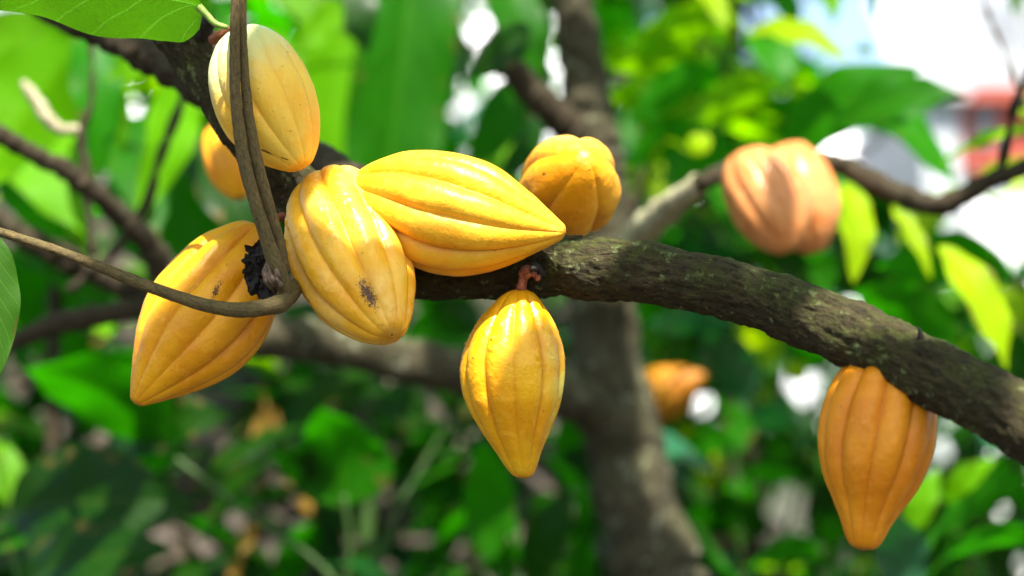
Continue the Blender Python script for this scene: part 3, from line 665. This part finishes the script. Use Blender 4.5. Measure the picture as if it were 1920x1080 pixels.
plant('understory_shrub', (1330, 700, 3.6), 'blue green shrub between the grey trunk and the deep orange pod', 'plant',
  [[(1360, 640, 3.7, 7), (1380, 900, 3.7, 9), (1400, 1300, 3.7, 11)], [(1500, 900, 3.8, 6), (1450, 1100, 3.75, 8), (1420, 1300, 3.7, 9)]],
  [((1400, 760, 3.6), (1330, 610, 3.5), 50, 'blue', dict(roll=0.4)),
   ((1380, 620, 3.6), (1220, 600, 3.5), 42, 'blue', dict(roll=0.6, lit=True)),
   ((1330, 640, 3.6), (1230, 700, 3.55), 34, 'dark', dict(roll=0.6)),
   ((1390, 760, 3.6), (1350, 850, 3.5), 38, 'mid', dict(roll=0.4, lit=True)),
   ((1440, 650, 3.6), (1370, 630, 3.55), 26, 'yel', dict(roll=0.7)),
   ((1500, 800, 3.8), (1340, 800, 3.7), 40, 'blue', dict(roll=0.9)),
   ((1540, 900, 3.8), (1380, 880, 3.7), 45, 'dark', dict(roll=0.7)),
   ((1500, 700, 3.8), (1530, 600, 3.7), 40, 'mid', dict(roll=0.5)),
   ((1480, 710, 3.3), (1510, 680, 3.3), 22, 'yel', dict(roll=0.3)),
   ((1440, 1000, 3.7), (1280, 950, 3.6), 48, 'dark', dict(roll=0.6)),
   ((1540, 1040, 3.7), (1400, 1060, 3.6), 42, 'mid', dict(roll=0.8)),
   ((1280, 860, 3.6), (1390, 800, 3.5), 30, 'mid', dict(roll=0.5))])
plant('dying_herb', (470, 1000, 3.6), 'withering plant with small dead yellow leaves over the litter at lower left', 'plant',
  [[(480, 760, 3.7, 5), (470, 900, 3.7, 6), (455, 1100, 3.7, 7), (450, 1400, 3.7, 8)]],
  [((500, 770, 3.6), (470, 830, 3.6), 12, 'dead'), ((500, 850, 3.65), (455, 880, 3.6), 12, 'dead'), ((480, 980, 3.6), (450, 1050, 3.5), 12, 'dead'),
   ((450, 1050, 3.6), (430, 1100, 3.5), 12, 'dead'), ((560, 930, 3.7), (585, 960, 3.7), 12, 'dead'), ((520, 800, 3.8), (500, 760, 3.8), 12, 'dead')])

# ------------------------------------------------------------------ terrain and litter
def gz(x, y):
    b = 1 / (1 + math.exp(min(50, max(-50, (x - 0.55 - 0.05 * y) * 2.2))))
    s = min(1, max(0, (y - 2.6) / 4.6)); s = s * s * (3 - 2 * s)
    far = max(0, y - 7.2)
    z = b * (2.1 * s + 0.16 * min(far, 14)) + 0.03 * noise.noise(V((x * 1.5, y * 1.5, 0))) * (1 if y > 1 else .5)
    return z - 0.02
xs = [-400, -200, -90, -40, -20] + [-12 + i * 0.35 for i in range(69)] + [20, 40, 90, 200, 400]
ys = [-300, -100, -40, -15, -8] + [-4 + i * 0.35 for i in range(66)] + [24, 35, 60, 120, 260, 600]
mb = MB(); vs = [(x, y, gz(x, y)) for y in ys for x in xs]; W = len(xs)
mb.add(vs, [(j * W + i, j * W + i + 1, (j + 1) * W + i + 1, (j + 1) * W + i) for j in range(len(ys) - 1) for i in range(W - 1)])
t = NT('soil and litter'); ob = t.obj()
vc = t.n('TexVoronoi', {'Vector': ob, 'Scale': 30.0, 'Randomness': 1.0}); vr = t.n('SeparateXYZ', {0: vc.outputs['Color']}).outputs[0]
col = t.ramp(vr, [(0.0, (0.012, 0.009, 0.006)), (0.35, (0.025, 0.017, 0.012)), (0.75, (0.035, 0.026, 0.02)), (0.92, (0.10, 0.08, 0.068)), (1.0, (0.07, 0.045, 0.02))])
col = t.mix(t.step(t.noise(3.0, ob, 4), 0.42, 0.6), col, (0.045, 0.03, 0.02, 1))
grs = t.step(t.noise(0.5, ob, 4), 0.5, 0.6)
col = t.mix(t.math('MULTIPLY', grs, 0.7), col, (0.05, 0.09, 0.02, 1))
nrm = t.bump(t.math('ADD', vc.outputs['Distance'], t.noise(40, ob, 4)), 0.8, 0.03)
M['soil'] = t.finish(t.n('BsdfPrincipled', {'Base Color': col, 'Roughness': 0.9, 'Normal': nrm}).outputs[0])
tag(mb.build('ground', M['soil']), kind='structure')
mb = MB()
for k in range(1500):
    y = 3.0 + 5.5 * rnd.random(); x = rnd.uniform(-0.36, 0.16) * y + rnd.uniform(-0.3, 0.3)
    a = rnd.uniform(0, 6.28); L = rnd.uniform(0.07, 0.19); dx, dy = math.cos(a) * L, math.sin(a) * L
    B = V((x, y, gz(x, y) + rnd.uniform(0.01, 0.05))); T_ = V((x + dx, y + dy, gz(x + dx, y + dy) + rnd.uniform(0.0, 0.07)))
    ax_ = (T_ - B).normalized(); sd = ax_.cross(V((0, -0.45, 1)) + V((rnd.uniform(-.5, .5), rnd.uniform(-.5, .5), 0)))
    leaf(mb, B, T_, L * 0.28, side=sd, arch=rnd.uniform(-0.1, 0.2), fold=rnd.uniform(-0.4, 0.6), nu=2, nv=5, mi=rnd.choices([0, 1, 2], [10, 0.2, 1.5])[0])
tag(mb.build('leaf_litter', [M['pink'], M['dead'], M['mid']]), 'carpet of dry fallen leaves on the bank', 'leaf litter', kind='stuff')

# ------------------------------------------------------------------ crowns and fill foliage
GAPS = [(1640, 60, 150, 75), (1800, 90, 90, 90), (1740, 150, 60, 50), (1560, 262, 62, 28), (1625, 290, 30, 20), (1725, 325, 52, 32), (1690, 345, 30, 16), (1895, 430, 50, 75), (1415, 45, 36, 36), (1450, 60, 30, 25),
        (1340, 160, 36, 18), (1195, 100, 18, 20), (1215, 135, 14, 14), (1195, 390, 16, 16), (1300, 460, 14, 12), (1310, 770, 40, 34), (1510, 730, 42, 48), (1610, 505, 16, 14), (1520, 505, 16, 14), (1380, 700, 18, 24),
        (1545, 530, 15, 18), (1700, 530, 48, 14), (1810, 840, 26, 20), (1745, 840, 12, 26), (1770, 625, 28, 14), (1465, 985, 46, 40), (40, 385, 46, 26), (60, 35, 42, 18), (870, 60, 15, 26), (1300, 260, 20, 10),
        (545, 600, 30, 25), (1580, 670, 30, 16), (1345, 605, 20, 12), (1760, 210, 24, 35), (1870, 240, 40, 40), (1880, 970, 24, 18), (600, 30, 14, 14), (1230, 40, 24, 20)]
def in_gap(p):
    q = p - CAM
    if q.dot(FW) < 0.3: return False
    x, y, d = PX(p)
    for gx, gy, ga, gb in GAPS:
        e_ = 3 if ga > 55 else -3
        if ((x - gx) / (ga + e_)) ** 2 + ((y - gy) / (gb + e_)) ** 2 < 1: return True
    return False
# extra sun patches: pods, boughs, trunk edge
for px, py, d, r in [(700, 315, 1.65, 0.012), (750, 300, 1.64, 0.014), (810, 300, 1.63, 0.014), (870, 312, 1.63, 0.014), (930, 330, 1.63, 0.014), (780, 340, 1.62, 0.012), (850, 350, 1.62, 0.012), (640, 420, 1.62, 0.014), (650, 375, 1.63, 0.026), (600, 375, 1.64, 0.018), (985, 345, 1.63, 0.03), (1130, 275, 1.74, 0.03), (905, 610, 1.61, 0.018), (900, 640, 1.60, 0.014), (700, 650, 2.8, 0.07), (1250, 860, 2.98, 0.008), (1272, 950, 2.98, 0.008), (1290, 1040, 2.98, 0.008), (1215, 740, 2.98, 0.008),
                     (1215, 820, 2.93, 0.02), (1395, 310, 2.36, 0.035), (1500, 310, 2.46, 0.04), (1530, 360, 2.46, 0.03), (60, 270, 2.4, 0.06), (130, 300, 2.4, 0.05), (1240, 400, 2.6, 0.06), (1280, 370, 2.55, 0.05), (200, 30, 1.63, 0.07), (330, 30, 1.61, 0.05), (80, 10, 1.65, 0.07), (20, 560, 1.6, 0.03),
                     (90, 210, 2.6, .05), (350, 900, 5.0, 0.08), (620, 720, 5.0, 0.08), (1150, 450, 1.66, 0.012), (1420, 510, 1.60, 0.012), (1600, 585, 1.55, 0.012)]:
    LIT.append((P(px, py, d), r))
LITV = np.array([[*p, r] for p, r in LIT])
def blocks(pts, hw):
    S = np.array(SUN)
    for p in pts:
        dlt = np.array(p)[None, :] - LITV[:, :3]; al = dlt @ S
        pr = dlt - al[:, None] * S[None, :]
        if np.any((al > 0.06) & (np.linalg.norm(pr, axis=1) < LITV[:, 3] + hw * 0.7)): return True
    return False
def hang_leaf(mb, c, L, mi, keep=True, spread=0.5, nu=3, nv=7):
    a = rnd.uniform(0, 6.28); el = rnd.uniform(-1.2, 0.25)
    ax_ = V((math.cos(a) * math.cos(el), math.sin(a) * math.cos(el), math.sin(el)))
    B = V(c); T_ = B + ax_ * L; hw = L * rnd.uniform(0.16, 0.22)
    pts = [B, B.lerp(T_, 0.33), B.lerp(T_, 0.66), T_]
    sd = ax_.cross(V((rnd.uniform(-.6, .6), rnd.uniform(-.6, .6), 1))).normalized()
    test = pts + [B.lerp(T_, 0.5) + sd * hw * 0.8, B.lerp(T_, 0.5) - sd * hw * 0.8]
    if any(in_gap(p) for p in test): return False
    if keep and blocks(pts, hw): return False
    leaf(mb, B, T_, hw, side=sd, arch=rnd.uniform(0, 0.16), fold=rnd.uniform(0.05, 0.4), wave=0.02, nu=nu, nv=nv, mi=mi)
    return True
def pick(w): return rnd.choices(range(7), w)[0]
def frame_clear(p, margin=40, dmin=0.3):
    q = p - CAM
    if q.dot(FW) < dmin: return True
    x, y, d = PX(p)
    return not (-margin < x < 1920 + margin and -margin < y < 1080 + margin)

# canopy of the near tree: above the frame, casts the dapple
def canopy(parent, xr, yr, zr, n, w, name='crown', Lr=(0.17, 0.3), mind=0.0):
    mb = MB(); k = 0; tries = 0
    while k < n and tries < n * 8:
        tries += 1
        c = V((rnd.uniform(*xr), rnd.uniform(*yr), rnd.uniform(*zr)))
        if not frame_clear(c, 60, mind) or not frame_clear(c - V((0, 0, 0.25)), 30, mind): continue
        if hang_leaf(mb, c, rnd.uniform(*Lr), pick(w)): k += 1
    # carrying twigs
    for q in range(9):
        a = V((rnd.uniform(*xr), rnd.uniform(*yr), rnd.uniform(*zr))); b = a + V((rnd.uniform(-.7, .7), rnd.uniform(-.5, .5), rnd.uniform(-.05, .25)))
        if frame_clear(a, 80) and frame_clear(b, 80) and frame_clear((a + b) / 2, 80):
            m_ = (a + b) / 2 + V((0, 0, 0.08)); tube(mb, [(*a, 0.009), (*m_, 0.007), (*b, 0.004)], 8, 14, mi=7)
    return mb.build(name, LMATS + [M['bark3']], parent)
canopy(mt, (-1.3, 1.3), (-0.9, 2.0), (2.9, 4.0), 520, [4, 0, 5, 3, 0, 0, 0])
canopy(bt, (-2.2, 2.2), (1.5, 6.6), (2.4, 3.9), 1500, [4, 1, 5, 4, 1, 0, 0], mind=0.3)

# unseen leaves added toward the sun to shade chosen spots on pods and boughs
mb = MB()
for px, py, d in [(700, 520, 1.60), (690, 590, 1.60), (600, 540, 1.62), (740, 470, 1.62), (790, 470, 1.61), (880, 475, 1.61), (980, 720, 1.62), (1010, 620, 1.62), (980, 820, 1.63), (950, 640, 1.61),
                  (1650, 780, 1.49), (1600, 860, 1.49), (1690, 880, 1.49), (1640, 960, 1.5), (350, 600, 1.65), (430, 480, 1.66), (300, 680, 1.65), (400, 650, 1.65), (340, 520, 1.66), (1060, 400, 1.72), (1030, 350, 1.72), (1110, 380, 1.72), (500, 200, 1.61), (470, 130, 1.62), (530, 260, 1.61),
                  (1300, 500, 1.6), (1450, 540, 1.57), (1800, 700, 1.45), (320, 60, 1.72), (1180, 480, 1.64), (450, 400, 1.6), (250, 520, 1.6), (545, 120, 1.61), (575, 200, 1.61), (420, 130, 1.62), (560, 470, 1.62), (580, 520, 1.61), (680, 610, 1.60), (745, 560, 1.60), (750, 500, 1.61), (1580, 720, 1.5), (1640, 700, 1.5), (1700, 740, 1.5), (1720, 800, 1.5), (930, 480, 1.62), (1450, 440, 2.4), (1020, 430, 1.7), (460, 460, 1.66), (1600, 610, 1.55), (520, 90, 1.62), (1110, 600, 2.93), (1130, 660, 2.93), (1150, 760, 2.92), (1190, 860, 2.9), (1180, 940, 2.9), (1230, 1000, 2.9), (1200, 1060, 2.9), (1160, 680, 2.92), (1140, 800, 2.9), (1225, 900, 2.92), (1240, 990, 2.92), (1205, 930, 2.9), (1235, 1050, 2.92), (1170, 1020, 2.9), (1250, 730, 3.5), (1220, 750, 3.55), (1285, 720, 3.5), (430, 290, 2.15), (420, 330, 2.15), (560, 640, 2.72), (840, 690, 2.8), (920, 710, 2.85)]:
    Q = P(px, py, d)
    for tr in range(30):
        c = Q + SUN * rnd.uniform(1.5, 2.3); L = rnd.uniform(0.14, 0.22) * (1 - tr / 60)
        ax_ = SUN.cross(V((rnd.uniform(-1, 1), rnd.uniform(-1, 1), rnd.uniform(-1, 1)))).normalized()
        B = c - ax_ * L * 0.45; T_ = c + ax_ * L * 0.55; hw = L * 0.2
        if blocks([B, B.lerp(T_, 0.3), c, B.lerp(T_, 0.75), T_], hw) or not frame_clear(B, 40) or not frame_clear(T_, 40): continue
        leaf(mb, B, T_, hw, side=SUN.cross(ax_) + V((0, 0, rnd.uniform(-.3, .3))), arch=0.05, fold=0.15, nu=4, nv=10, mi=pick([3, 0, 5, 3, 0, 0, 0])); break
mb.build('crown', LMATS, mt)  # this crown mesh holds only the added shading leaves

# trees whose foliage stands in the frame
def tree(name, label, base, d, regions, trunk=None, mat='bark3'):
    b = P(base, 900, d); g = thing(name, (b.x, b.y, gz(b.x, b.y)), label, 'tree')
    mb = MB(); top = regions[0]; tx = P(base + 40, -150, d + 0.1)
    z0 = gz(b.x, b.y) - 0.1
    rt = trunk or 0.05
    tube(mb, [(b.x, b.y, z0, rt * 1.3), (b.x + 0.05, b.y, z0 + 0.8, rt), (tx.x - 0.05, tx.y, tx.z * 0.7 + z0 * 0.3, rt * 0.8), (tx.x, tx.y, tx.z, rt * 0.55)], 20, 80, rough=0.005, freq=15, lump=0.25)
    for q in range(4):
        r = regions[q % len(regions)]
        s_ = V((b.x + 0.05, b.y, z0 + 0.8)).lerp(tx, 0.25 + 0.2 * q); e = P((r[0] + r[1]) / 2 + rnd.uniform(-80, 80), (r[2] + r[3]) / 2, (r[4] + r[5]) / 2)
        m_ = s_.lerp(e, 0.5) + V((0, 0, 0.1)); tube(mb, [(*s_, rt * 0.4), (*m_, rt * 0.3), (*e, rt * 0.12)], 8, 24, lump=0.2)
    mb.build('trunk', M[mat], g)
    mb = MB()
    for (x0, x1, y0, y1, d0, d1, n, w, L0, L1) in regions:
        k = 0; tr = 0
        while k < n and tr < n * 5:
            tr += 1; dd = rnd.uniform(d0, d1)
            c = P(rnd.uniform(x0, x1), rnd.uniform(y0, y1), dd)
            if c.z < gz(c.x, c.y) + 0.05: continue
            if hang_leaf(mb, c, rnd.uniform(L0, L1), pick(w)): k += 1
    mb.build('crown', LMATS, g)
    return g
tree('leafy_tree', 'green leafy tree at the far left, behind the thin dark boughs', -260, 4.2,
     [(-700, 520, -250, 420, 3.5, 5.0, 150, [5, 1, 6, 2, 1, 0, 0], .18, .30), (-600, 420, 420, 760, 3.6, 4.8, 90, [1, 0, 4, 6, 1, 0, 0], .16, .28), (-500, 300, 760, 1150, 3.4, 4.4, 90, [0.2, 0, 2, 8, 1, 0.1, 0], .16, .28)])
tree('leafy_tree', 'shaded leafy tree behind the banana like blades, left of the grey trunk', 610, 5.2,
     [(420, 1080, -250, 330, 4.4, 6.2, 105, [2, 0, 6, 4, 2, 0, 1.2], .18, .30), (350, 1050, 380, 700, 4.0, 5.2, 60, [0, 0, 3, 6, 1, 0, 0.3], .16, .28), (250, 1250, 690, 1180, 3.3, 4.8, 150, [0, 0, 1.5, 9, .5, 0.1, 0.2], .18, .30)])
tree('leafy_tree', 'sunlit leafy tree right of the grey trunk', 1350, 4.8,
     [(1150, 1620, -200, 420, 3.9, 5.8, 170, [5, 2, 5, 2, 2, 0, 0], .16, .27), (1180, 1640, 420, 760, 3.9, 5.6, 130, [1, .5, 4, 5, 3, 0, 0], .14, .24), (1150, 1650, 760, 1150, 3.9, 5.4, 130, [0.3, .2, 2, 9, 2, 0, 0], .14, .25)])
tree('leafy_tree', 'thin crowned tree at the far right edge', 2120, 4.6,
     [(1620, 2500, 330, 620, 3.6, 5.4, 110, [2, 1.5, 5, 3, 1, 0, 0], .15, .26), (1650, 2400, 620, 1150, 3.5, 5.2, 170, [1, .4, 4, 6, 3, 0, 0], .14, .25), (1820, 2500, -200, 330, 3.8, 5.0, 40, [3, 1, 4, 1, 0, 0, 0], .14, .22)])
# far wood: one mass
mb = MB(); k = 0
while k < 3600:
    y = rnd.uniform(7.0, 11.0); x = rnd.uniform(-4.5, 5.0)
    px = 960 + x / y / K
    top = 4.6 if px < 1180 else (3.7 if px < 1560 else 2.2)
    z = rnd.uniform(gz(x, y), top)
    if k % 3 == 0: x = rnd.uniform(0.6, 4.5); z = rnd.uniform(0, 2.3); 
    if k % 3 == 1: y = rnd.uniform(6.5, 9.0); x = rnd.uniform(0.05, 0.165) * y; z = rnd.uniform(0.6, 3.6)
    k += 1
    hang_leaf(mb, V((x, y, z)), rnd.uniform(0.22, 0.42), pick([1.5, .3, 4, 8, 1, 0, 0.4]), keep=False, nu=2, nv=5)
tag(mb.build('far_wood', LMATS), 'dark tangle of leaves closing the view behind the trees', 'wood', kind='stuff')

# ------------------------------------------------------------------ red shed behind the foliage, right
def box(mb, x0, x1, y0, y1, z0, z1, mi=0):
    v = [(x, y, z) for x in (x0, x1) for y in (y0, y1) for z in (z0, z1)]
    mb.add(v, [(0, 1, 3, 2), (4, 6, 7, 5), (0, 4, 5, 1), (2, 3, 7, 6), (0, 2, 6, 4), (1, 5, 7, 3)], None, mi)
sh = thing('red_shed', (4.2, 13.0, 0.0), 'shed with a red upper storey and small grey window beyond the trees at right', 'shed')
M['red'] = plain_mat('red paint', (0.34, 0.06, 0.035), 0.7, 3, 0.25)
M['greyp'] = plain_mat('grey sheet', (0.42, 0.44, 0.47), 0.5, 4, 0.15)
M['glass'] = plain_mat('dull glass', (0.12, 0.13, 0.14), 0.15, 4, 0.2)
x0 = P(1822, 300, 12.0).x; zt = P(1900, 195, 12.0).z
zb = P(1900, 318, 12.0).z; M['white'] = plain_mat('whitewash', (0.75, 0.76, 0.76), 0.7, 3, 0.08)
mb = MB(); mb.smooth = False; box(mb, x0, x0 + 3.6, 12.0, 14.5, -0.1, zb); mb.build('wall', M['white'], sh)
mb = MB(); mb.smooth = False; box(mb, x0 - 0.05, x0 + 3.65, 11.9, 14.6, zb + 0.003, zt); mb.build('gable', M['red'], sh)
mb = MB(); mb.smooth = False; box(mb, x0 - 0.25, x0 + 3.85, 11.75, 14.8, zt + 0.003, zt + 0.09); mb.build('roof', M['red'], sh)
wx = P(1845, 220, 12).x; wz = P(1845, 225, 12).z
mb = MB(); mb.smooth = False; box(mb, wx - 0.06, wx + 0.06, 11.86, 11.897, wz - 0.16, wz + 0.13); w_ = mb.build('window', M['glass'], sh)
mb = MB(); mb.smooth = False
for a in ((wx - 0.085, wx - 0.062, wz - 0.185, wz + 0.155), (wx + 0.062, wx + 0.085, wz - 0.185, wz + 0.155), (wx - 0.0615, wx + 0.0615, wz - 0.185, wz - 0.163), (wx - 0.0615, wx + 0.0615, wz + 0.133, wz + 0.155)):
    box(mb, a[0], a[1], 11.84, 11.896, a[2], a[3])
o = mb.build('frame', M['greyp'], None, origin=w_.matrix_world.translation); o.parent = w_; o.location = V((0, 0, 0)); 
for v in o.data.vertices: v.co = v.co + o.matrix_world.translation * 0
pw = MB(); pw.smooth = False; box(pw, P(1740, 200, 10.5).x, P(1805, 200, 10.5).x, 10.5, 12.5, -0.1, P(1750, 185, 10.5).z)
box(pw, P(1728, 200, 10.5).x, P(1817, 200, 10.5).x, 10.4, 12.6, P(1750, 185, 10.5).z + 0.003, P(1750, 185, 10.5).z + 0.06)
tag(pw.build('water_tank_hut', M['greyp'], origin=(P(1770, 200, 10.5).x, 11.5, 0)), 'pale grey hut standing left of the red shed', 'hut')

# ------------------------------------------------------------------ cloud bank added far away to turn the sky gaps white
mb = MB()
for k in range(34):
    cx, cy, cz, R = rnd.uniform(-110, 130), rnd.uniform(230, 290), rnd.uniform(0, 75), rnd.uniform(18, 36)
    nu_, nv_ = 32, 20; vs = []
    for i in range(nv_ + 1):
        for j in range(nu_):
            a, b = 2 * math.pi * j / nu_, math.pi * i / nv_
            d = V((math.cos(a) * math.sin(b), math.sin(a) * math.sin(b), math.cos(b)))
            q = V((cx, cy, cz)) + d * R * (1 + 0.22 * noise.fractal(d * 2.2 + V((k, 0, 0)), 0.8, 2.1, 4)); vs.append(q)
    mb.add(vs, [(i * nu_ + j, (i + 1) * nu_ + j, (i + 1) * nu_ + (j + 1) % nu_, i * nu_ + (j + 1) % nu_) for i in range(nv_) for j in range(nu_)])
t = NT('cloud'); M['cloud'] = t.finish(t.n('BsdfDiffuse', {'Color': (0.92, 0.93, 0.95, 1)}).outputs[0])
tag(mb.build('added_white_clouds', M['cloud']), kind='structure')

# ------------------------------------------------------------------ world, sun, camera
w = bpy.data.worlds.new('World'); bpy.context.scene.world = w; w.use_nodes = True
nt = w.node_tree; bg = nt.nodes['Background']
sky = nt.nodes.new('ShaderNodeTexSky'); sky.sky_type = 'NISHITA'; sky.sun_disc = False
el = math.asin(SUN.z); az = math.atan2(SUN.x, SUN.y)
sky.sun_elevation = el; sky.sun_rotation = az; sky.air_density = 1.0; sky.dust_density = 2.5; sky.ozone_density = 1.0
nt.links.new(sky.outputs[0], bg.inputs[0]); bg.inputs[1].default_value = 0.09
sl = bpy.data.lights.new('sun', 'SUN'); sl.energy = 4.3; sl.angle = math.radians(0.53); sl.color = (1.0, 0.95, 0.86)
so = bpy.data.objects.new('sun', sl); so.rotation_euler = SUN.to_track_quat('Z', 'Y').to_euler(); so.location = (0, 0, 10); C.objects.link(so)
cam = bpy.data.cameras.new('camera'); cam.lens = LENS; cam.sensor_width = 36; cam.clip_end = 2000; cam.clip_start = 0.05
cam.dof.use_dof = True; cam.dof.focus_distance = 1.64; cam.dof.aperture_fstop = 2.6
co = bpy.data.objects.new('camera', cam); co.location = CAM; co.rotation_euler = (math.radians(90) + TILT, 0, 0); C.objects.link(co)
sc = bpy.context.scene; sc.camera = co
sc.view_settings.view_transform = 'Standard'; sc.view_settings.look = 'None'; sc.view_settings.gamma = 1
sc.view_settings.exposure = 1.95
sc.cycles.max_bounces = 8; sc.cycles.transmission_bounces = 6; sc.cycles.diffuse_bounces = 4
